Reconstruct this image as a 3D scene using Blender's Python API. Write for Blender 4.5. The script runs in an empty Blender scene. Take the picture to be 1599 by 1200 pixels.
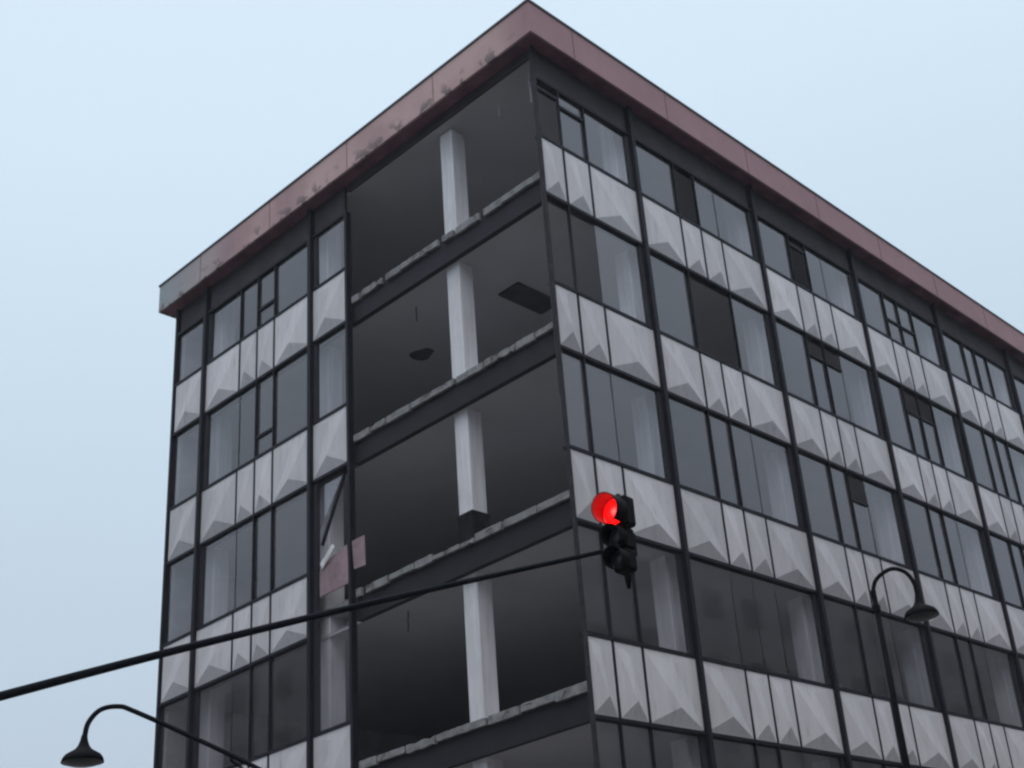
import bpy, bmesh, math, random
from mathutils import Vector, Matrix
random.seed(7)
S = bpy.context.scene
COL = S.collection
Z0 = 17.85                      # height of the top storey's window sill above the ground

# ------------------------------------------------------------------ camera
cd = bpy.data.cameras.new('camera'); cam = bpy.data.objects.new('camera', cd); COL.objects.link(cam)
S.camera = cam
cd.sensor_width = 36.0; cd.lens = 2083.046 * 36 / 1599
cd.shift_x = (799.5 - 1008.35) / 1599; cd.shift_y = (670.758 - 600) / 1599
cd.clip_start = 0.1; cd.clip_end = 2000
def _rot(w):
    th = w.length
    return Matrix.Rotation(th, 3, w.normalized())
d_ = Vector((1, 1, .9)).normalized(); r_ = d_.cross(Vector((0, 0, 1))).normalized(); n_ = d_.cross(r_)
R0 = Matrix((r_, n_, d_))
RM = _rot(Vector((0.11529, -0.10550, -0.06511))) @ R0
cam.matrix_world = Matrix.Translation((-15.179, -13.829, -16.249 + Z0)) @ Matrix((RM[0], -RM[1], -RM[2])).transposed().to_4x4()

# ------------------------------------------------------------------ world, sun, exposure
w = bpy.data.worlds.new('World'); S.world = w; w.use_nodes = True
nt = w.node_tree; nt.nodes.clear()
out = nt.nodes.new('ShaderNodeOutputWorld'); bg = nt.nodes.new('ShaderNodeBackground')
SUN_EL, SUN_AZ = math.radians(58), math.radians(232)     # azimuth measured from +X, counter-clockwise
sky = nt.nodes.new('ShaderNodeTexSky'); sky.sky_type = 'NISHITA'; sky.sun_disc = False
sky.sun_elevation = SUN_EL; sky.sun_rotation = math.radians(90) - SUN_AZ
sky.dust_density = 4.0; sky.air_density = 1.0
tc = nt.nodes.new('ShaderNodeTexCoord'); sx = nt.nodes.new('ShaderNodeSeparateXYZ')
nt.links.new(tc.outputs['Generated'], sx.inputs[0])
no = nt.nodes.new('ShaderNodeTexNoise'); no.inputs['Scale'].default_value = 1.6; no.inputs['Detail'].default_value = 3
nt.links.new(tc.outputs['Generated'], no.inputs['Vector'])
ma = nt.nodes.new('ShaderNodeMath'); ma.operation = 'MULTIPLY_ADD'
ma.inputs[1].default_value = 0.14
nt.links.new(no.outputs['Fac'], ma.inputs[0]); nt.links.new(sx.outputs['Z'], ma.inputs[2])
cr = nt.nodes.new('ShaderNodeValToRGB')
E_ = cr.color_ramp.elements
E_[0].position = 0.05; E_[0].color = (.42, .49, .60, 1)
E_[1].position = 1.0; E_[1].color = (1.75, 1.85, 1.95, 1)
for p, c in ((.30, (.54, .645, .76)), (.50, (.60, .74, .86)), (.70, (.70, .855, .99)), (.80, (.73, .875, 1.0))):
    e = E_.new(p); e.color = (*c, 1)
nt.links.new(ma.outputs[0], cr.inputs[0])
sc = nt.nodes.new('ShaderNodeVectorMath'); sc.operation = 'SCALE'; sc.inputs['Scale'].default_value = 0.10
nt.links.new(sky.outputs[0], sc.inputs[0])
mx = nt.nodes.new('ShaderNodeMix'); mx.data_type = 'RGBA'; mx.inputs[0].default_value = 0.93
nt.links.new(sc.outputs[0], mx.inputs[6]); nt.links.new(cr.outputs[0], mx.inputs[7])
nt.links.new(mx.outputs[2], bg.inputs[0]); bg.inputs[1].default_value = 1.04
nt.links.new(bg.outputs[0], out.inputs[0])
sl = bpy.data.lights.new('sun', 'SUN'); sl.energy = .5; sl.angle = math.radians(50); sl.color = (1, .96, .92)
so = bpy.data.objects.new('sun', sl); COL.objects.link(so)
sd = Vector((math.cos(SUN_EL) * math.cos(SUN_AZ), math.cos(SUN_EL) * math.sin(SUN_AZ), math.sin(SUN_EL)))
so.rotation_euler = sd.to_track_quat('Z', 'Y').to_euler(); so.location = (-20, -20, 60)
S.view_settings.view_transform = 'Standard'; S.view_settings.look = 'None'
S.view_settings.exposure = 0.0; S.view_settings.gamma = 1.0
S.render.engine = 'CYCLES'
S.cycles.filter_width = 2.4
S.cycles.max_bounces = 8; S.cycles.transparent_max_bounces = 16

# ------------------------------------------------------------------ materials
def mat(name, col, rough=.6, metal=0., var=.0, scale=2., bump=0., streak=0., col2=None, spec=.5, stretch=(1, 1, 1)):
    m = bpy.data.materials.new(name); m.use_nodes = True; t = m.node_tree; b = t.nodes['Principled BSDF']
    b.inputs['Roughness'].default_value = rough; b.inputs['Metallic'].default_value = metal
    b.inputs['Specular IOR Level'].default_value = spec
    b.inputs['Base Color'].default_value = (*col, 1)
    if var or col2:
        co = t.nodes.new('ShaderNodeTexCoord'); mp = t.nodes.new('ShaderNodeMapping'); mp.inputs['Scale'].default_value = stretch
        n = t.nodes.new('ShaderNodeTexNoise'); n.inputs['Scale'].default_value = scale; n.inputs['Detail'].default_value = 7
        n.inputs['Roughness'].default_value = .62
        t.links.new(co.outputs['Object'], mp.inputs[0]); t.links.new(mp.outputs[0], n.inputs['Vector'])
        r = t.nodes.new('ShaderNodeValToRGB'); r.color_ramp.elements[0].position = .34; r.color_ramp.elements[1].position = .66
        c2 = col2 or tuple(min(1, c * (1 - var)) for c in col)
        r.color_ramp.elements[0].color = (*c2, 1); r.color_ramp.elements[1].color = (*[min(1, c * (1 + var * .4)) for c in col], 1)
        t.links.new(n.outputs['Fac'], r.inputs[0]); t.links.new(r.outputs[0], b.inputs['Base Color'])
        last = r.outputs[0]
        if streak:
            mp2 = t.nodes.new('ShaderNodeMapping'); mp2.inputs['Scale'].default_value = (9, 9, .7)
            n2 = t.nodes.new('ShaderNodeTexNoise'); n2.inputs['Scale'].default_value = 1.0; n2.inputs['Detail'].default_value = 5
            t.links.new(co.outputs['Object'], mp2.inputs[0]); t.links.new(mp2.outputs[0], n2.inputs['Vector'])
            r2 = t.nodes.new('ShaderNodeValToRGB'); r2.color_ramp.elements[0].position = .42; r2.color_ramp.elements[1].position = .62
            r2.color_ramp.elements[0].color = (1 - streak, 1 - streak, 1 - streak, 1); r2.color_ramp.elements[1].color = (1, 1, 1, 1)
            t.links.new(n2.outputs['Fac'], r2.inputs[0])
            mm = t.nodes.new('ShaderNodeMix'); mm.data_type = 'RGBA'; mm.blend_type = 'MULTIPLY'; mm.inputs[0].default_value = 1
            t.links.new(last, mm.inputs[6]); t.links.new(r2.outputs[0], mm.inputs[7]); t.links.new(mm.outputs[2], b.inputs['Base Color'])
        if bump:
            bp = t.nodes.new('ShaderNodeBump'); bp.inputs['Strength'].default_value = bump; bp.inputs['Distance'].default_value = .02
            t.links.new(n.outputs['Fac'], bp.inputs['Height']); t.links.new(bp.outputs[0], b.inputs['Normal'])
    return m
def glass_mat(name, tint, dust, refl=1.0):
    m = bpy.data.materials.new(name); m.use_nodes = True; t = m.node_tree; t.nodes.clear()
    o = t.nodes.new('ShaderNodeOutputMaterial')
    tr = t.nodes.new('ShaderNodeBsdfTransparent'); tr.inputs[0].default_value = (*tint, 1)
    df = t.nodes.new('ShaderNodeBsdfDiffuse'); df.inputs[0].default_value = (.42, .385, .41, 1)
    gl = t.nodes.new('ShaderNodeBsdfGlossy'); gl.inputs['Roughness'].default_value = .03; gl.inputs[0].default_value = (refl, refl * .94, refl * .97, 1)
    lw = t.nodes.new('ShaderNodeLayerWeight'); lw.inputs[0].default_value = .5
    pw = t.nodes.new('ShaderNodeMath'); pw.operation = 'POWER'; pw.inputs[1].default_value = 5; t.links.new(lw.outputs['Facing'], pw.inputs[0])
    fr = t.nodes.new('ShaderNodeMath'); fr.operation = 'MULTIPLY_ADD'; fr.inputs[1].default_value = .89; fr.inputs[2].default_value = .11; t.links.new(pw.outputs[0], fr.inputs[0])
    co = t.nodes.new('ShaderNodeTexCoord'); n = t.nodes.new('ShaderNodeTexNoise'); n.inputs['Scale'].default_value = 1.3; n.inputs['Detail'].default_value = 5
    t.links.new(co.outputs['Object'], n.inputs['Vector'])
    mr = t.nodes.new('ShaderNodeMapRange'); mr.inputs[1].default_value = .3; mr.inputs[2].default_value = .7
    mr.inputs[3].default_value = dust * .55; mr.inputs[4].default_value = dust * 1.4
    t.links.new(n.outputs['Fac'], mr.inputs[0])
    a = t.nodes.new('ShaderNodeMixShader'); b = t.nodes.new('ShaderNodeMixShader')
    t.links.new(mr.outputs[0], a.inputs[0]); t.links.new(tr.outputs[0], a.inputs[1]); t.links.new(df.outputs[0], a.inputs[2])
    t.links.new(fr.outputs[0], b.inputs[0]); t.links.new(a.outputs[0], b.inputs[1]); t.links.new(gl.outputs[0], b.inputs[2])
    t.links.new(b.outputs[0], o.inputs[0])
    return m
M = dict(
    panel=mat('grey_white_panel', (.80, .75, .77), .6, var=.07, scale=1.1, streak=.06, bump=.05),
    dark=mat('dark_bronze_frame', (.017, .016, .024), .6, var=.3, scale=4, spec=.2),
    frame=mat('weathered_grey_frame', (.05, .048, .054), .8, var=.3, scale=4, spec=.15),
    slab=mat('slab_concrete', (.52, .50, .51), .9, var=.3, scale=3),
    edge=mat('pale_slab_edge', (.31, .30, .305), .9, var=.45, scale=5, bump=.3),
    ceil=mat('sooty_ceiling', (.52, .495, .51), .9, var=.07, scale=.8, bump=.1),
    column=mat('painted_column', (.90, .86, .88), .8, var=.06, scale=2, streak=.12),
    wall=mat('inner_wall', (.50, .49, .50), .9, var=.3, scale=1.2),
    header=mat('header_panel', (.085, .072, .082), .9, var=.25, scale=1.4, spec=.15),
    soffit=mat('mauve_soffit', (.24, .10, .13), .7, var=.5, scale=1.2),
    cap=mat('dark_flashing', (.05, .045, .06), .5, var=.3, scale=5),
    roof=mat('roof_felt', (.12, .12, .12), .9, var=.3, scale=2),
    pink=mat('faded_pink_panel', (.40, .27, .30), .8, var=.35, scale=3),
    asphalt=mat('asphalt', (.05, .05, .052), .85, var=.3, scale=6, bump=.3),
    pave=mat('paving', (.15, .145, .14), .85, var=.25, scale=3, bump=.3),
    kerb=mat('kerb_stone', (.33, .32, .31), .85, var=.2, scale=4),
    paint=mat('road_paint', (.7, .7, .68), .7, var=.2, scale=5),
    ground=mat('ground', (.12, .12, .11), .95, var=.3, scale=.3),
    black=mat('black_metal', (.006, .006, .008), .8, var=.3, scale=8, spec=.12),
    navy=mat('dark_pole_paint', (.007, .009, .015), .75, var=.3, scale=8, spec=.15),
    housing=mat('signal_housing', (.005, .004, .005), .7, var=.3, scale=10, spec=.15),
    visor=mat('visor_black', (.006, .005, .006), .7, spec=.15), visorglow=mat('red_glow_visor', (.35, .12, .11), .5),  # the second one paints the red lens glow into the visor's inner faces
    blk1=mat('grey_render', (.34, .325, .32), .9, var=.2, scale=.6, streak=.1),
    blk2=mat('brown_render', (.32, .28, .26), .9, var=.2, scale=.6, streak=.1),
    glass=glass_mat('dusty_glass', (.86, .86, .88), .075),
    glassdark=glass_mat('cleaner_glass', (.72, .73, .76), .05),
    rust=mat('rusty_steel', (.07, .04, .03), .9, var=.4, scale=9),
    footshade=mat('dark_foot_shade', (.030, .029, .032), .95, var=.5, scale=6, spec=.05),  # near-black colour standing for the shade at a column foot
    seam=mat('dark_seam', (.20, .12, .13), .9, var=.2, scale=6),  # joint strips darker than the fascia
    void=mat('dark_opening', (.07, .065, .075), .9, var=.4, scale=3),
    jambgrey=mat('jamb_paint', (.035, .035, .045), .6, var=.3, scale=3),
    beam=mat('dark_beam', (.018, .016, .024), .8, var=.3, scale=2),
    bulb=mat('dull_glass_lens', (.03, .032, .032), .3),
)
def vary(m, amt, grime=None):
    t = m.node_tree; b = t.nodes['Principled BSDF']; src = b.inputs['Base Color'].links[0].from_socket
    oi = t.nodes.new('ShaderNodeObjectInfo'); mr = t.nodes.new('ShaderNodeMapRange'); mr.inputs[3].default_value = 1 - amt; mr.inputs[4].default_value = 1 + amt * .4
    t.links.new(oi.outputs['Random'], mr.inputs[0])
    hs = t.nodes.new('ShaderNodeHueSaturation'); t.links.new(mr.outputs[0], hs.inputs['Value']); t.links.new(src, hs.inputs['Color'])
    o = hs.outputs[0]
    if grime:
        co = t.nodes.new('ShaderNodeTexCoord'); mp = t.nodes.new('ShaderNodeMapping'); mp.inputs['Scale'].default_value = (5, 5, .8)
        n = t.nodes.new('ShaderNodeTexNoise'); n.inputs['Scale'].default_value = 1.7; n.inputs['Detail'].default_value = 8; n.inputs['Roughness'].default_value = .7
        t.links.new(co.outputs['Object'], mp.inputs[0]); t.links.new(mp.outputs[0], n.inputs['Vector'])
        r = t.nodes.new('ShaderNodeMapRange'); r.inputs[1].default_value = .56; r.inputs[2].default_value = .74; r.inputs[4].default_value = .55
        t.links.new(n.outputs['Fac'], r.inputs[0])
        k = t.nodes.new('ShaderNodeMix'); k.data_type = 'RGBA'; t.links.new(r.outputs[0], k.inputs[0]); t.links.new(o, k.inputs[6]); k.inputs[7].default_value = (*grime, 1); o = k.outputs[2]
    t.links.new(o, b.inputs['Base Color'])
vary(M['panel'], .14, (.30, .27, .27))
vary(M['column'], .02, (.45, .42, .41))
def fascia_mat():
    m = mat('mauve_fascia', (.43, .25, .262), .85, var=.12, scale=.8, streak=.04, stretch=(1, 1, 1))
    t = m.node_tree; b = t.nodes['Principled BSDF']; src = b.inputs['Base Color'].links[0].from_socket
    co = t.nodes.new('ShaderNodeTexCoord'); s = t.nodes.new('ShaderNodeSeparateXYZ'); t.links.new(co.outputs['Object'], s.inputs[0])
    def mixc(fac_sock, a_sock, col):
        k = t.nodes.new('ShaderNodeMix'); k.data_type = 'RGBA'; t.links.new(fac_sock, k.inputs[0]); t.links.new(a_sock, k.inputs[6])
        k.inputs[7].default_value = (*col, 1); return k.outputs[2]
    def noise(sc_, det=6, st=(1, 1, 1)):
        mp = t.nodes.new('ShaderNodeMapping'); mp.inputs['Scale'].default_value = st; t.links.new(co.outputs['Object'], mp.inputs[0])
        n = t.nodes.new('ShaderNodeTexNoise'); n.inputs['Scale'].default_value = sc_; n.inputs['Detail'].default_value = det
        t.links.new(mp.outputs[0], n.inputs['Vector']); return n.outputs['Fac']
    def rng(sock, a0, a1, b0=0., b1=1.):
        k = t.nodes.new('ShaderNodeMapRange'); k.inputs[1].default_value = a0; k.inputs[2].default_value = a1
        k.inputs[3].default_value = b0; k.inputs[4].default_value = b1; t.links.new(sock, k.inputs[0]); return k.outputs[0]
    def mul(a, b_):
        k = t.nodes.new('ShaderNodeMath'); k.operation = 'MULTIPLY'; t.links.new(a, k.inputs[0]); t.links.new(b_, k.inputs[1]); return k.outputs[0]
    onleft = rng(s.outputs['Y'], -.2, .6)                                        # the left street side is the weathered one
    c = mixc(mul(onleft, rng(noise(.55, 8), .30, .62)), src, (.62, .42, .40))         # rust-tan staining
    c = mixc(rng(s.outputs['Y'], 9.5, 13.0, 0, .9), c, (.36, .41, .43))           # paint gone grey-green at the far end
    low = rng(s.outputs['Z'], Z0 + 2.22, Z0 + 2.56, 1, 0)
    peel = mul(mul(onleft, low), rng(noise(3.2, 8), .53, .57))
    c = mixc(peel, c, (.20, .15, .15))                                           # flaked patches near the drip edge
    t.links.new(c, b.inputs['Base Color'])
    return m
M['fascia'] = fascia_mat()
def emis(name, col, st):
    m = bpy.data.materials.new(name); m.use_nodes = True; b = m.node_tree.nodes['Principled BSDF']
    b.inputs['Base Color'].default_value = (*col, 1); b.inputs['Emission Color'].default_value = (*col, 1); b.inputs['Emission Strength'].default_value = st
    return m
M['red'] = emis('lit_red_lens', (1, .004, .006), 4)
def _core():
    t = M['red'].node_tree; b = t.nodes['Principled BSDF']; co = t.nodes.new('ShaderNodeTexCoord')
    d = t.nodes.new('ShaderNodeVectorMath'); d.operation = 'DISTANCE'; d.inputs[1].default_value = (-.11, -.02, .575); t.links.new(co.outputs['Object'], d.inputs[0])
    r = t.nodes.new('ShaderNodeMapRange'); r.inputs[1].default_value = .0; r.inputs[2].default_value = .11; r.inputs[3].default_value = 9; r.inputs[4].default_value = 2.2
    t.links.new(d.outputs['Value'], r.inputs[0]); t.links.new(r.outputs[0], b.inputs['Emission Strength'])
    g = t.nodes.new('ShaderNodeMapRange'); g.inputs[1].default_value = .0; g.inputs[2].default_value = .05; g.inputs[3].default_value = .035; g.inputs[4].default_value = .002
    t.links.new(d.outputs['Value'], g.inputs[0]); c = t.nodes.new('ShaderNodeCombineColor'); c.inputs[0].default_value = 1
    t.links.new(g.outputs[0], c.inputs[1]); t.links.new(g.outputs[0], c.inputs[2]); t.links.new(c.outputs[0], b.inputs['Emission Color'])
    b.inputs['Base Color'].default_value = (.35, .01, .01, 1)
_core()

# ------------------------------------------------------------------ mesh helpers
class MB:
    def __init__(s): s.v = []; s.f = []
    def add(s, vs, fs):
        n = len(s.v); s.v += [tuple(v) for v in vs]; s.f += [tuple(i + n for i in f) for f in fs]; return s
    def box(s, a, b):
        x0, y0, z0 = [min(p, q) for p, q in zip(a, b)]; x1, y1, z1 = [max(p, q) for p, q in zip(a, b)]
        return s.add([(x0, y0, z0), (x1, y0, z0), (x1, y1, z0), (x0, y1, z0), (x0, y0, z1), (x1, y0, z1), (x1, y1, z1), (x0, y1, z1)],
                     [(0, 3, 2, 1), (4, 5, 6, 7), (0, 1, 5, 4), (1, 2, 6, 5), (2, 3, 7, 6), (3, 0, 4, 7)])
    def tube(s, pts, rad, n=12, cap=True):
        pts = [Vector(p) for p in pts]; rad = rad if isinstance(rad, (list, tuple)) else [rad] * len(pts)
        ref = None; rings = []
        for i, p in enumerate(pts):
            t = (pts[min(i + 1, len(pts) - 1)] - pts[max(i - 1, 0)]).normalized()
            if ref is None: ref = t.orthogonal().normalized()
            ref = (ref - t * ref.dot(t)).normalized(); b = t.cross(ref)
            rings.append([p + (ref * math.cos(2 * math.pi * k / n) + b * math.sin(2 * math.pi * k / n)) * rad[i] for k in range(n)])
        vs = [v for r in rings for v in r]; fs = []
        for i in range(len(pts) - 1):
            for k in range(n): fs.append((i * n + k, i * n + (k + 1) % n, (i + 1) * n + (k + 1) % n, (i + 1) * n + k))
        if cap: fs += [tuple(range(n))[::-1], tuple((len(pts) - 1) * n + k for k in range(n))]
        return s.add(vs, fs)
    def build(s, name, m, parent=None, smooth=False, bevel=0, label=None):
        me = bpy.data.meshes.new(name); me.from_pydata(s.v, [], s.f); me.update()
        bm = bmesh.new(); bm.from_mesh(me); bmesh.ops.recalc_face_normals(bm, faces=bm.faces)
        if bevel: bmesh.ops.bevel(bm, geom=bm.edges[:], offset=bevel, segments=1, affect='EDGES')
        bm.to_mesh(me); bm.free()
        me.materials.append(M[m] if isinstance(m, str) else m)
        if smooth:
            for p in me.polygons: p.use_smooth = True
        o = bpy.data.objects.new(name, me); COL.objects.link(o)
        if parent: o.parent = parent
        if label: o['label'] = label
        return o
def thing(name, label, cat, loc=(0, 0, 0), group=None):
    o = bpy.data.objects.new(name, None); COL.objects.link(o); o.location = loc; o['label'] = label; o['category'] = cat
    o.empty_display_size = .3
    if group: o['group'] = group
    return o
def struct(o): o['kind'] = 'structure'; return o

# ------------------------------------------------------------------ ground
struct(MB().box((-400, -400, -.5), (400, 400, -.02)).build('ground', 'ground'))
rd = MB(); rd.box((-19, -300, -.018), (-10.8, 300, 0)); rd.box((-300, -15.6, -.018), (-19, -7, 0)); rd.box((-10.8, -15.6, -.018), (300, -7, 0))
struct(rd.build('road', 'asphalt'))
pv = MB()
for (x0, x1) in ((-300, -19.15), (-10.65, 300)):
    for (y0, y1) in ((-300, -15.75), (-6.85, 300)): pv.box((x0, y0, -.015), (x1, y1, .12))
struct(pv.build('pavement', 'pave'))
kb = MB()
for (x0, x1) in ((-19.15, -19), (-10.8, -10.65)):
    for (y0, y1) in ((-300, -15.6), (-7, 300)): kb.box((x0, y0, -.014), (x1, y1, .125))
for (y0, y1) in ((-15.75, -15.6), (-7, -6.85)):
    for (x0, x1) in ((-300, -19.15), (-10.65, 300)): kb.box((x0, y0, -.014), (x1, y1, .125))
struct(kb.build('kerb', 'kerb'))
mk = MB()
for i in range(-30, 30):
    if not -12 < i * 6 + 3 < 0 and not -22 < i * 6 + 3 < 0:
        mk.box((-14.96, i * 6, .003), (-14.84, i * 6 + 3, .007)); 
    if not -24 < i * 6 < -6: mk.box((i * 6, -11.36, .003), (i * 6 + 3, -11.24, .007))
struct(mk.build('road_marking', 'paint'))

# ------------------------------------------------------------------ the office building
B = thing('office_building', 'derelict five-storey corner office block with pale embossed panels and a mauve roof edge', 'building')
SH, BH = 3.3, 1.34                    # storey height, spandrel band height
XE, YE = 28.6, 12.80                  # extent of the two street fronts
def zt(i): return Z0 - SH * i         # top of spandrel band i (sill of windows of storey i)
RIGHT = [0.0, .65, 1.38]
R_thick = []
x = 2.83
while x < XE - 1: R_thick.append(round(x, 3)); x += 4.27
for t in R_thick: RIGHT += [t, t + 1.37, t + 2.07, t + 2.80]
RIGHT = [u for u in RIGHT if u < XE - .5] + [XE]
LEFT = [5.95, 7.20, 8.60, 9.27, 9.96, 11.40, 12.72]
L_thick = [7.20, 11.40]

def mapper(side):
    if side == 'R': return lambda u, d, z: (u, d, z)
    return lambda u, d, z: (d, u, z)
def fbox(mb, F, u0, u1, d0, d1, z0, z1): mb.box(F(u0, d0, z0), F(u1, d1, z1))

def panel(F, u0, u1, z1, z0):
    w_, h = u1 - u0, z1 - z0; mb = MB()
    j = lambda s: random.uniform(-s, s)
    um = (u0 + u1) / 2
    A = F(um + j(.02), -.100 + j(.008), z0 + .24 * h + j(.015))
    Bp = F(um + j(.05) * w_, -.012 + j(.006), z0 + .88 * h + j(.04))
    e = .022
    c = [F(u0, 0, z0), F(u1, 0, z0), F(u1, 0, z1), F(u0, 0, z1)]
    k = [F(u0 + e, -.004, z0 + e), F(u1 - e, -.004, z0 + e), F(u1 - e, -.004, z1 - e * 1.6), F(u0 + e, -.004, z1 - e * 1.6)]
    bk = [F(u0, .05, z0), F(u1, .05, z0), F(u1, .05, z1), F(u0, .05, z1)]
    vs = c + k + bk + [A, Bp]
    fs = [(0, 1, 5, 4), (1, 2, 6, 5), (2, 3, 7, 6), (3, 0, 4, 7), (8, 9, 1, 0), (9, 10, 2, 1), (10, 11, 3, 2), (11, 8, 0, 3), (8, 11, 10, 9),
          (4, 5, 12), (5, 6, 13), (5, 13, 12), (6, 7, 13), (7, 4, 12), (7, 12, 13)]
    return mb.add(vs, fs)

MISSING = {('R', 0, 0), ('R', 1, 0), ('R', 1, 1), ('R', 1, 4), ('R', 1, 5), ('R', 0, 4), ('R', 0, 8)}
PARTIAL = {('R', 1, 8): (.0, .72), ('R', 1, 9): (.0, .72), ('R', 2, 9): (0, .63), ('R', 1, 12): (0, .62), ('R', 1, 13): (0, .62)}
NO_SUB = {('R', 0, 6), ('R', 0, 10), ('R', 1, 2), ('R', 1, 5), ('R', 1, 10), ('R', 2, 2), ('R', 2, 6), ('R', 2, 10), ('R', 3, 4), ('R', 3, 5), ('R', 3, 6),
          ('R', 3, 9), ('R', 3, 10), ('R', 3, 14), ('R', 2, 14), ('R', 4, 6), ('L', 1, 4), ('L', 2, 4), ('L', 3, 4)}
TRANSOM = {('R', 0, 0): 1.17, ('R', 0, 1): 1.02, ('R', 0, 8): 1.12, ('R', 0, 12): .62, ('R', 0, 13): .62, ('L', 0, 2): .47, ('L', 1, 2): .48, ('R', 1, 20): 1.3}

def facade(side, us, thick):
    F = mapper(side); tag = 'right' if side == 'R' else 'left'
    W = thing('curtain_wall', '', ''); del W['label'], W['category']; W.parent = B
    W['label'] = 'longer street front on the right of the corner' if side == 'R' else 'shorter street front on the left with its bays nearest the corner stripped open'
    n = len(us) - 1
    far = MB(); farglass = MB(); flat = MB()
    ismull = lambda u: any(abs(u - t) < .01 for t in thick)
    inset = lambda u: .06 if ismull(u) else .034
    for i in range(0, 5):
        top, bot = zt(i), zt(i) - BH
        for k in range(n):
            u0, u1 = us[k] + inset(us[k]), us[k + 1] - inset(us[k + 1])
            if k == 0: u0 = us[0] + .05
            if k == n - 1: u1 = us[-1] - .05
            # spandrel panel of band i
            if not (side == 'L' and i == 2 and k == 0):
                mb = panel(F, u0, u1, top - .036, bot + .036)
                if i < 4 and (side == 'L' or k < 19): mb.build('spandrel_panel', 'panel', W)
                else: far.v, far.f = (lambda q: (q.v, q.f))(far.add(mb.v, mb.f))
            # window above band i
            z0 = top + .04; z1 = Z0 + 1.40 if i == 0 else zt(i - 1) - BH - .04
            key = (side, i, k)
            if key in MISSING or (side == 'L' and i == 2 and k == 0): continue
            g = MB(); h = z1 - z0; tl = random.uniform(-.006, .006); t2 = random.uniform(-.006, .006)
            a, b = PARTIAL.get(key, (0, 1)); za, zb = z0 + h * a, z0 + h * b
            ug0, ug1 = us[k] + .02, us[k + 1] - (.14 if ismull(us[k + 1]) else .02)
            vs = [F(ug0, .045 + tl, za), F(ug1, .045 + t2, za), F(ug1, .045 - tl, zb), F(ug0, .045 - t2, zb)]
            if i == 4 and side == 'R' and k > 14 or k > 18: farglass.add(vs, [(0, 1, 2, 3)])
            else: g.add(vs, [(0, 1, 2, 3)]).build('window_pane', 'glassdark' if random.random() < .25 else 'glass', W)
    far.build('spandrel_panel', 'panel', W)['kind'] = 'stuff'
    if farglass.v: farglass.build('window_pane', 'glass', W)['kind'] = 'stuff'
    # rails above and below every band
    for i in range(0, 5):
        for z in (zt(i), zt(i) - BH):
            mb = MB()
            if side == 'L' and i == 2:
                fbox(mb, F, us[1], us[-1], -.022, .13, z - .031, z + .031)
            else: fbox(mb, F, us[0] + .03, us[-1], -.022, .13, z - .031, z + .031)
            mb.build('rail', 'dark', W)
    mb = MB(); fbox(mb, F, us[0] + .03, us[-1], -.02, .13, Z0 + 1.40, Z0 + 1.46); mb.build('rail', 'dark', W)
    # thin posts
    zb5 = zt(4) - BH
    for k, u in enumerate(us):
        if ismull(u) or k == 0 or k == n: continue
        iv = []; hi = Z0 + 1.41
        for i in range(0, 5):
            if (side, i, k) in NO_SUB or ((side, i, k) in MISSING and (side, i, k - 1) in MISSING and k != 1):
                if i: iv.append((zt(i - 1) - BH - .03, hi))
                hi = zt(i) - .03
        iv.append((zt(4) - BH + .03, hi))
        for (a, b) in iv:
            rings = []
            for q in range(0, 5):
                rings += [(zt(q) + .03, .014), (zt(q) + .028, .024), (zt(q) - BH - .028, .024), (zt(q) - BH - .03, .014)]
            rings = [(b, .014)] + [r for r in rings if a < r[0] < b] + [(a, rings and min(rings, key=lambda r: abs(r[0] - a))[1])]
            mb = MB(); vs = []
            for z, hw in rings: vs += [F(u - hw, -.010, z), F(u + hw, -.010, z), F(u + hw, .055, z), F(u - hw, .055, z)]
            n_r = len(rings)
            mb.add(vs, [(q * 4 + e, q * 4 + (e + 1) % 4, q * 4 + 4 + (e + 1) % 4, q * 4 + 4 + e) for q in range(n_r - 1) for e in range(4)] + [(0, 1, 2, 3), tuple((n_r - 1) * 4 + e for e in range(4))])
            mb.build('post', 'dark', W)
    for (s_, i, k), dz in TRANSOM.items():
        if s_ == side and k < n:
            mb = MB(); fbox(mb, F, us[k] + .03, us[k + 1] - .03, .0, .075, zt(i) + dz, zt(i) + dz + .06); mb.build('transom', 'dark', W)
    for (s_, i, k), (a, b) in PARTIAL.items():
        if s_ == side:
            z1 = zt(i - 1) - BH - .04; z0 = zt(i) + .04
            mb = MB(); fbox(mb, F, us[k] + .03, us[k + 1] - .03, .0, .075, z0 + (z1 - z0) * b, z0 + (z1 - z0) * b + .04); mb.build('transom', 'frame', W)
    # thick mullions
    for t in thick:
        mb = MB(); fbox(mb, F, t - .052, t + .052, -.085, .16, .15, Z0 + 2.16); mb.build('mullion', 'dark', W, bevel=.006)
        mb = MB(); fbox(mb, F, t - .15, t - .052, .02, .10, zt(4) + .04, Z0 + 1.395); mb.build('jamb', 'jambgrey', W)
    # header above the top windows
    mb = MB()
    edges = [us[0]] + list(thick) + [us[-1]]
    for a, b in zip(edges[:-1], edges[1:]):
        fbox(mb, F, a + .08, b - .08, .03, .10, Z0 + 1.463, Z0 + 2.19)
    mb.build('header_panel', 'header', W)
    # ground storey: shop windows between piers
    mb = MB(); gl = MB(); lo = us[0] if side == 'R' else .1
    fbox(mb, F, lo + .1, us[-1] - .1, .02, .3, 2.75, zt(4) - BH - .04)
    fbox(mb, F, lo + .1, us[-1] - .1, .02, .3, .12, .5)
    u = lo + .1
    while u < us[-1] - .3:
        fbox(mb, F, u, u + .25, .01, .31, .5, 2.75); fbox(gl, F, u + .25, min(u + 2.1, us[-1] - .1), .14, .15, .5, 2.75); u += 2.1
    mb.build('shopfront', 'wall', W); gl.build('shop_window', 'glassdark', W)
    return W
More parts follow.
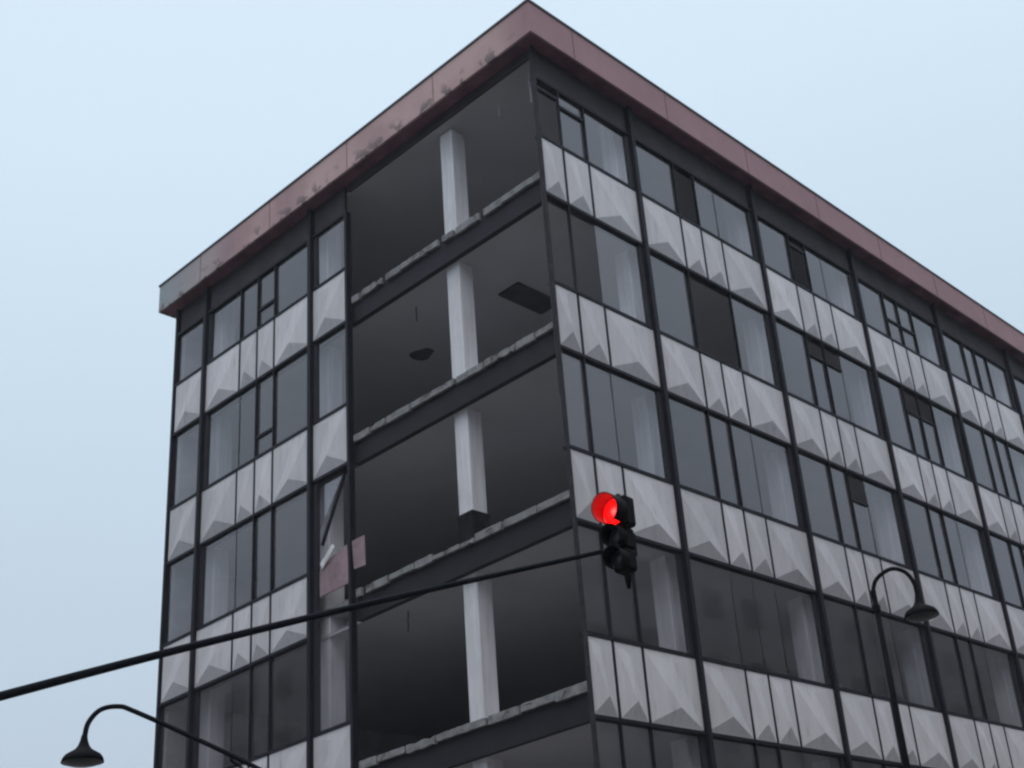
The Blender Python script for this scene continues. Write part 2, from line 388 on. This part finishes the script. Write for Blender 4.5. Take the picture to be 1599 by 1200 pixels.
WR = facade('R', RIGHT, R_thick)
WL = facade('L', LEFT, L_thick)

# corner post, jambs of the stripped bays
MB().box((-.02, -.03, .12), (.04, .04, Z0 + 2.19)).build('corner_post', 'frame', B, bevel=.005)
MB().box((-.02, .043, Z0 - 5.6), (.012, .065, Z0 + 2.0)).build('conduit', 'header', B)
MB().box((-.03, 5.91, zt(4)), (.11, 5.985, Z0 + 1.46)).build('jamb', 'dark', B)
MB().box((-.03, 12.72, .12), (.14, 12.80, Z0 + 2.19)).build('end_post', 'dark', B)
# end walls and back walls
ew = MB(); ew.box((.141, YE - .2, .12), (XE, YE, Z0 + 2.19)); ew.box((XE, .14, .12), (XE + .2, YE, Z0 + 2.19))
ew.build('end_wall', 'wall', B)
co_ = MB().box((8.5, 6.2, .13), (26, 11.5, Z0 + 2.1)); co_.build('core_wall', 'wall', B)
# floor slabs, pale broken slab edges, ceilings
for i in range(0, 5):
    z = zt(i) - .75
    MB().box((.28, .175, z - .18), (XE - .01, YE - .21, z)).build('floor_slab', 'slab', B)
    lip = MB(); y = .08
    while y < 5.86:
        L = random.choice((.35, .5, .62, .7, .74, .8)) * random.uniform(.92, 1.05); y1 = min(y + L, 5.88)
        n = 6; top = []; bt = []
        zt_, zb_ = z + random.uniform(-.012, .006), z - .15 + random.uniform(-.012, .03)
        if i == 2 and 2.4 < y < 3.4: zt_ -= .05
        ys = [y + (y1 - y) * q / n for q in range(n + 1)]
        vs = []
        for q, yy in enumerate(ys):
            cut = .004 if q in (0, n) else (.05 if random.random() < .06 else 0)
            a = zt_ - cut * random.random() + random.uniform(-.004, .004); b = zb_ + cut * random.random() + random.uniform(-.004, .004)
            dx = random.uniform(-.008, .012)
            vs += [(.07 + dx, yy, b), (.07 + dx, yy, a), (.138, yy, a), (.138, yy, b)]
        fs = [(q * 4 + e, q * 4 + (e + 1) % 4, q * 4 + 4 + (e + 1) % 4, q * 4 + 4 + e) for q in range(n) for e in range(4)] + [(0, 1, 2, 3), (n * 4, n * 4 + 3, n * 4 + 2, n * 4 + 1)]
        lip.add(vs, fs); y = y1 + random.choice((.012, .03, .05, .07, .14))
    lip.build('slab_edge', 'edge', B)
    MB().box((.275, .185, z - .60), (XE - .02, YE - .22, z - .55)).build('ceiling', 'ceil', B)
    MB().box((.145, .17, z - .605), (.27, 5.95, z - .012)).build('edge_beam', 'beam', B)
    MB().box((.7, .75, z - .545), (.8, YE - .3, z - .185)).build('service_void', 'wall', B)
MB().box((.11, .11, Z0 + 2.0), (XE - .02, YE - .22, Z0 + 2.08)).build('ceiling', 'ceil', B)
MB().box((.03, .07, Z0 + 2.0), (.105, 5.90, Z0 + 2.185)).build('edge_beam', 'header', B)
# damaged ceiling spots
sp = MB(); c = Vector((2.15, 6.62 - .55, zt(0) - 1.353))
sp.add([c + Vector((math.cos(a) * (.22 + .05 * math.sin(3 * a)), math.sin(a) * (.34 + .04 * math.cos(2 * a)), 0)) for a in [k * math.pi / 9 for k in range(18)]]
       + [c + Vector((math.cos(a) * (.22 + .05 * math.sin(3 * a)), math.sin(a) * (.34 + .04 * math.cos(2 * a)), .02)) for a in [k * math.pi / 9 for k in range(18)]],
       [tuple(range(18)), tuple(range(18, 36))] + [(k, (k + 1) % 18, 18 + (k + 1) % 18, 18 + k) for k in range(18)])
sp.build('ceiling_vent', 'void', B)
MB().box((1.75, 2.55, zt(0) - 1.40), (3.0, 3.15, zt(0) - 1.352)).build('ceiling_duct', 'void', B)
# cables and rods left hanging from the ceilings
for (x, y, i, L_, kk) in ((.55, 1.55, 0, .30, 0), (.35, .45, 0, .75, 0), (.75, 4.6, 1, .35, 1), (.6, 5.0, 3, .4, 1)):
    zc_ = Z0 + 1.995 if i == 0 else zt(i - 1) - .75 - .605
    P_ = [(x, y, zc_)] + [(x + random.uniform(-.01, .01), y + random.uniform(-.01, .01), zc_ - L_ * q / 4) for q in range(1, 5)]
    MB().tube(P_, .012, 6).build('hanging_cable', 'void' if kk else 'column', B)
for i in range(4):
    for q in range(4):
        y = random.uniform(.3, 5.6); z = zt(i) - .80
        MB().tube([(.12, y, z), (.04, y + .02, z + .0), (-.05, y + random.uniform(-.1, .1), z - random.uniform(.02, .16))], .008, 6).build('bent_rebar', 'rust', B)
# columns
def column(cx, cy):
    mb = MB(); mb.box((cx - .185, cy - .185, .12), (cx + .185, cy + .185, Z0 + 1.99)); mb.build('column', 'column', B, bevel=.012)
for t in (2.93, 7.2, 11.4): column(.485, t)
MB().box((.27, 2.72, zt(2) - .749), (.70, 3.14, zt(2) - .14)).build('foot_shade', 'footshade', B, bevel=.01)  # dark box added over the column foot as painted shade
for t in R_thick: column(t, .485)
for i in range(2, 6):
    column(4.6 * i, 4.2)
# roof
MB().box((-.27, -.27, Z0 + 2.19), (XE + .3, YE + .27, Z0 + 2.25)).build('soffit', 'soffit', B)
fa = MB()
o = .33; zb, ztp = Z0 + 2.16, Z0 + 2.92
fa.box((-o, -o, zb), (XE + .35, -o + .05, ztp)); fa.box((-o, -o + .05, zb), (-o + .05, YE + .28, ztp)); fa.box((-o, YE + .28, zb), (XE + .35, YE + .33, ztp)); fa.box((XE + .3, -o + .05, zb), (XE + .35, YE + .28, ztp))
fa.build('fascia', 'fascia', B)
for k in range(1, 10): MB().box((-o - .006, k * 2.9 - .35, zb + .004), (-o + .02, k * 2.9 - .335, ztp - .002)).build('fascia_seam', 'seam', B) if k * 2.9 < YE else MB().box((k * 2.9 - 13.6, -o - .006, zb + .004), (k * 2.9 - 13.585, -o + .02, ztp - .002)).build('fascia_seam', 'seam', B)
for k in range(5): MB().box((k * 2.9 + 15.4, -o - .006, zb + .004), (k * 2.9 + 15.415, -o + .02, ztp - .002)).build('fascia_seam', 'seam', B)
cp = MB()
cp.box((-o - .025, -o - .025, ztp), (XE + .37, -o + .2, ztp + .045)); cp.box((-o - .025, -o + .2, ztp), (-o + .2, YE + .355, ztp + .045))
cp.build('cap_flashing', 'cap', B)
MB().box((-.28, -.28, Z0 + 2.26), (XE + .3, YE + .28, Z0 + 2.8)).build('roof', 'roof', B)

# the smashed window of the left front, third storey down, with what hangs from it
def slab_poly(name, pts, m, x0, th, parent, label=None):
    n = len(pts); mb = MB(); mb.add([(x0, y, z) for y, z in pts] + [(x0 + th, y, z) for y, z in pts],
        [tuple(range(n)), tuple(range(n, 2 * n))] + [(k, (k + 1) % n, n + (k + 1) % n, n + k) for k in range(n)])
    return mb.build(name, m, parent, label=label)
zz = Z0
slab_poly('window_pane', [(7.17, zz - 4.66), (6.16, zz - 4.66), (6.35, zz - 4.82), (7.10, zz - 5.78), (7.17, zz - 5.8)], 'glass', .10, .006, WL, 'broken shard left hanging in the stripped opening')
slab_poly('loose_panel', [(6.98, zz - 6.66), (6.62, zz - 6.46), (6.1, zz - 6.36), (6.0, zz - 7.17), (6.97, zz - 7.18)], 'pink', .03, .03, B, 'faded pink backing board')
slab_poly('loose_strip', [(6.9, zz - 6.52), (6.5, zz - 6.22), (6.42, zz - 6.31), (6.82, zz - 6.64)], 'column', -.02, .02, B)
slab_poly('loose_panel', [(5.90, zz - 6.36), (5.52, zz - 6.36), (5.50, zz - 6.98), (5.84, zz - 6.96)], 'pink', .0, .02, B, 'small hanging piece of board in the open bay')
slab_poly('bent_post', [(6.22, zz - 4.7), (6.14, zz - 4.7), (6.94, zz - 6.1), (7.0, zz - 6.06)], 'dark', .07, .04, B)

# ------------------------------------------------------------------ traffic signal on its mast arm
pole_x, pole_y = -10.08, -.38
Mst = thing('signal_mast', 'dark tapering signal mast with a long arm reaching in from the left', 'mast', (pole_x, pole_y, .12))
def rel(P, o): return Vector(P) - Vector(o.location)
a0 = Vector((-6.72, -6.43, 5.805)); a1 = Vector((-9.108, -2.133, 5.503)); dirn = (a1 - a0)
pts = []; rads = []
for k in range(13):
    s = k / 12 * 1.42; p = a0 + dirn * s; p.z += .05 * math.sin(math.pi * min(s / 1.3, 1)); pts.append(rel(p, Mst)); rads.append(.021 + .020 * s)
MB().tube(pts, rads, 14).build('mast_arm', 'navy', Mst, smooth=True)
pe = pts[-1]
MB().tube([(pe.x, pe.y, 0), (pe.x, pe.y, .3), (pe.x, pe.y, 5.9)], [.12, .105, .075], 20).build('pole', 'navy', Mst, smooth=True)
MB().tube([(pe.x, pe.y, -.0), (pe.x, pe.y, .06)], .22, 20).build('base_flange', 'navy', Mst)
MB().tube([(pe.x, pe.y, 5.22), (pe.x, pe.y, 5.42)], .10, 20).build('collar', 'navy', Mst, smooth=True)

HX, HY = -6.60, -6.575
T = thing('traffic_light', 'black three-lens traffic signal showing red at the tip of the mast arm', 'traffic light', (HX, HY, 5.56)); T.rotation_euler.z = math.radians(6)
for k, (zc, lens, hh, rl) in enumerate(((.585, 'red', .145, .122), (.335, 'bulb', .102, .085), (.125, 'bulb', .102, .085))):
    hw = hh * .86
    hs = MB().box((-.075, -hw, zc - hh), (.08, hw, zc + hh)).build('housing', 'housing', T, bevel=.022)
    # lens faces -X, domed
    n = 20; vs = [(-.085 - .03, 0, zc)]; fs = []
    for r in (rl * .45, rl * .85, rl):
        dx = -.085 - .03 * (1 - (r / rl) ** 2)
        vs += [(dx, r * math.cos(2 * math.pi * q / n), zc + r * math.sin(2 * math.pi * q / n)) for q in range(n)]
    fs += [(0, 1 + q, 1 + (q + 1) % n) for q in range(n)]
    for rr in range(2): fs += [(1 + rr * n + q, 1 + (rr + 1) * n + q, 1 + (rr + 1) * n + (q + 1) % n, 1 + rr * n + (q + 1) % n) for q in range(n)]
    MB().add(vs, fs).build('lens', lens, T, smooth=True, label='lit red lens' if lens == 'red' else None)
    # tunnel visor, open below
    vz = MB(); arcs = [math.radians(-62 + q * 304 / 22) for q in range(23)]
    def ring(r, xa): return [(xa + (-.20 if False else 0), r * math.cos(a), zc + r * math.sin(a)) for a in arcs]
    R1, R2 = rl + .017, rl + .010
    front = lambda a: (-.27 if lens == 'red' else -.22) + .06 * (1 - math.sin(a)) * .5
    o1 = [(-.07, R1 * math.cos(a), zc + R1 * math.sin(a)) for a in arcs]; o2 = [(front(a), R1 * math.cos(a), zc + R1 * math.sin(a)) for a in arcs]
    i1 = [(-.07, R2 * math.cos(a), zc + R2 * math.sin(a)) for a in arcs]; i2 = [(front(a), R2 * math.cos(a), zc + R2 * math.sin(a)) for a in arcs]
    n = len(arcs); vv = o1 + o2 + i1 + i2; ff = []
    for q in range(n - 1):
        ff += [(q, q + 1, n + q + 1, n + q), (2 * n + q, 3 * n + q, 3 * n + q + 1, 2 * n + q + 1), (n + q, n + q + 1, 3 * n + q + 1, 3 * n + q)]
    vo = vz.add(vv, ff).build('visor', 'visor', T)
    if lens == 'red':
        vo.data.materials.append(M['visorglow'])
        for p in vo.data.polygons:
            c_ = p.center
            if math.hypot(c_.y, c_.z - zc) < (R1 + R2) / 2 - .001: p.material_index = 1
MB().tube([(0, 0, .72), (0, 0, .745), (0, 0, .78)], [.05, .045, .02], 12).build('top_cap', 'housing', T, smooth=True)
MB().tube([(.02, 0, .0), (.02, 0, -.05), (.02, 0, -.12)], [.035, .03, .018], 12).build('bottom_bracket', 'housing', T, smooth=True)
MB().box((.09, -.05, .20), (.15, .05, .42)).build('arm_clamp', 'housing', T, bevel=.01)

# ------------------------------------------------------------------ street lamps
def spline(P, n=8):
    P = [Vector(p) for p in P]; P = [P[0] * 2 - P[1]] + P + [P[-1] * 2 - P[-2]]; o = []
    for i in range(1, len(P) - 2):
        for k in range(n):
            t = k / n; a, b, c, d = P[i - 1:i + 3]
            o.append(.5 * ((2 * b) + (c - a) * t + (2 * a - 5 * b + 4 * c - d) * t * t + (3 * b - a - 3 * c + d) * t ** 3))
    o.append(P[-2]); return o
def lamp_head(L, top, sc=1.0):
    """bell shade: lathe hung from `top` (its neck)"""
    prof = [(.035, .0), (.045, -.06), (.065, -.12), (.095, -.165), (.15, -.20), (.205, -.235), (.235, -.28), (.245, -.325), (.23, -.325)]
    n = 28; vs = []; fs = []
    for r, z in prof: vs += [(top[0] + r * sc * math.cos(2 * math.pi * k / n), top[1] + r * sc * math.sin(2 * math.pi * k / n), top[2] + z * sc) for k in range(n)]
    for i in range(len(prof) - 1): fs += [(i * n + k, i * n + (k + 1) % n, (i + 1) * n + (k + 1) % n, (i + 1) * n + k) for k in range(n)]
    MB().add(vs, fs).build('lamp_shade', 'black', L, smooth=True)
    vs = []; fs = []; prof = [(.228, -.318), (.19, -.345), (.12, -.365), (.03, -.372)]
    for r, z in prof: vs += [(top[0] + r * sc * math.cos(2 * math.pi * k / n), top[1] + r * sc * math.sin(2 * math.pi * k / n), top[2] + z * sc) for k in range(n)]
    for i in range(len(prof) - 1): fs += [(i * n + k, i * n + (k + 1) % n, (i + 1) * n + (k + 1) % n, (i + 1) * n + k) for k in range(n)]
    fs.append(tuple(3 * n + k for k in range(n)))
    MB().add(vs, fs).build('diffuser', 'bulb', L, smooth=True)

L1 = thing('street_lamp', 'black swan-neck street lamp with a bell-shaped shade in front of the right street front', 'street lamp', (-1.07, -5.87, .12), 'street lamps at the kerbs')
r1 = lambda p: Vector(p) - L1.location
MB().tube([(0, 0, 0), (0, 0, .5), (0, 0, .55), (0, 0, 4.3), (0, 0, 6.4)], [.085, .075, .055, .042, .034], 18).build('pole', 'black', L1, smooth=True)
neck = spline([(-1.07, -5.87, 6.5), (-1.07, -5.875, 6.66), (-1.03, -5.94, 6.80), (-.94, -6.10, 6.885), (-.865, -6.24, 6.82), (-.835, -6.32, 6.66), (-.83, -6.33, 6.47)])
MB().tube([r1(p) for p in neck], [.034] * 8 + [.026] * (len(neck) - 8), 14).build('swan_neck', 'black', L1, smooth=True)
lamp_head(L1, r1((-.83, -6.33, 6.50)), .88)
MB().tube([(0, 0, 6.25), (0, 0, 6.33)], .05, 16).build('collar', 'black', L1)

pl = Vector((-6.98, -2.46, 0))
L2 = thing('street_lamp', 'dark street lamp with a long sloping arm over the building\'s far left edge', 'street lamp', (pl.x, pl.y, .12), 'street lamps at the kerbs')
r2 = lambda p: Vector(p) - L2.location
MB().tube([(0, 0, 0), (0, 0, .5), (0, 0, .55), (0, 0, 4.55)], [.085, .075, .055, .042], 18).build('pole', 'navy', L2, smooth=True)
arm = spline([(-6.98, -2.46, 4.40), (-7.427, -2.171, 4.743), (-7.952, -1.839, 5.079), (-8.432, -1.563, 5.352), (-8.565, -1.49, 5.405), (-8.709, -1.414, 5.375), (-8.80, -1.366, 5.25), (-8.825, -1.352, 5.10)])
MB().tube([r2(p) for p in arm], .025, 14).build('arm', 'navy', L2, smooth=True)
br = spline([(-6.98, -2.46, 4.0), (-7.3, -2.25, 4.45), (-7.52, -2.11, 4.72), (-7.634, -2.04, 4.835), (-7.56, -2.085, 4.85), (-7.45, -2.155, 4.77)])
MB().tube([r2(p) for p in br], .014, 10).build('scroll_brace', 'navy', L2, smooth=True)
lamp_head(L2, r2((-8.825, -1.352, 5.12)), .80)

# ------------------------------------------------------------------ unseen blocks added for shade and reflections on the fronts
def block(name, label, x0, x1, y0, y1, h, m, faces):
    b = thing(name, label, 'building', ((x0 + x1) / 2, (y0 + y1) / 2, .12), 'unseen blocks added across the streets'); L = b.location
    q = lambda x, y, z: (x - L.x, y - L.y, z - L.z)
    MB().box(q(x0, y0, .12), q(x1, y1, h)).build('wall', m, b)
    MB().box(q(x0 - .3, y0 - .3, h), q(x1 + .3, y1 + .3, h + .35)).build('parapet', 'kerb', b)
    z = 1.2
    while z < h - 2:
        for (ax, at, lo, hi, nrm) in faces:
            mb = MB(); fr = MB(); u = lo + 1.0
            while u < hi - 1.6:
                for (g, e, t) in ((mb, 0, .03), (fr, .08, .02)):
                    A = (at, u - e, z - e) if ax == 'x' else (u - e, at, z - e)
                    C = (at + nrm * (.03 if g is mb else .018), u + 1.4 + e, z + 1.5 + e) if ax == 'x' else (u + 1.4 + e, at + nrm * (.03 if g is mb else .018), z + 1.5 + e)
                    g.box(q(*A), q(*C))
                u += 2.9
            w1 = fr.build('window', 'kerb', b); mb2 = mb.build('pane', 'bulb', w1)
        z += 3.2
    return b
block('shading_block', 'unseen grey block added across the left street for shade and reflections', -60, -24, 6, 60, 25, 'blk1', [('x', -24, 6, 60, 1)])
block('shading_block', 'unseen brown block added behind the viewer for shade and reflections', -62, -24, -62, -24, 26, 'blk2', [('x', -24, -62, -24, 1), ('y', -24, -62, -24, 1)])
block('shading_block', 'unseen grey block added across the right street for shade and reflections', -6, 70, -62, -22, 25, 'blk1', [('y', -22, -6, 70, 1)])

# ------------------------------------------------------------------ thin drizzle haze
hz = MB().box((-420, -420, -1.5), (420, 420, 60)).build('haze', 'ground'); hz['kind'] = 'stuff'; hz.data.materials.clear()
hm = bpy.data.materials.new('haze_air'); hm.use_nodes = True; t_ = hm.node_tree; t_.nodes.clear()
ho = t_.nodes.new('ShaderNodeOutputMaterial'); hv = t_.nodes.new('ShaderNodeVolumePrincipled')
hv.inputs['Color'].default_value = (.9, .92, .96, 1); hv.inputs['Density'].default_value = .0007; hv.inputs['Anisotropy'].default_value = .2
t_.links.new(hv.outputs[0], ho.inputs['Volume']); hz.data.materials.append(hm)
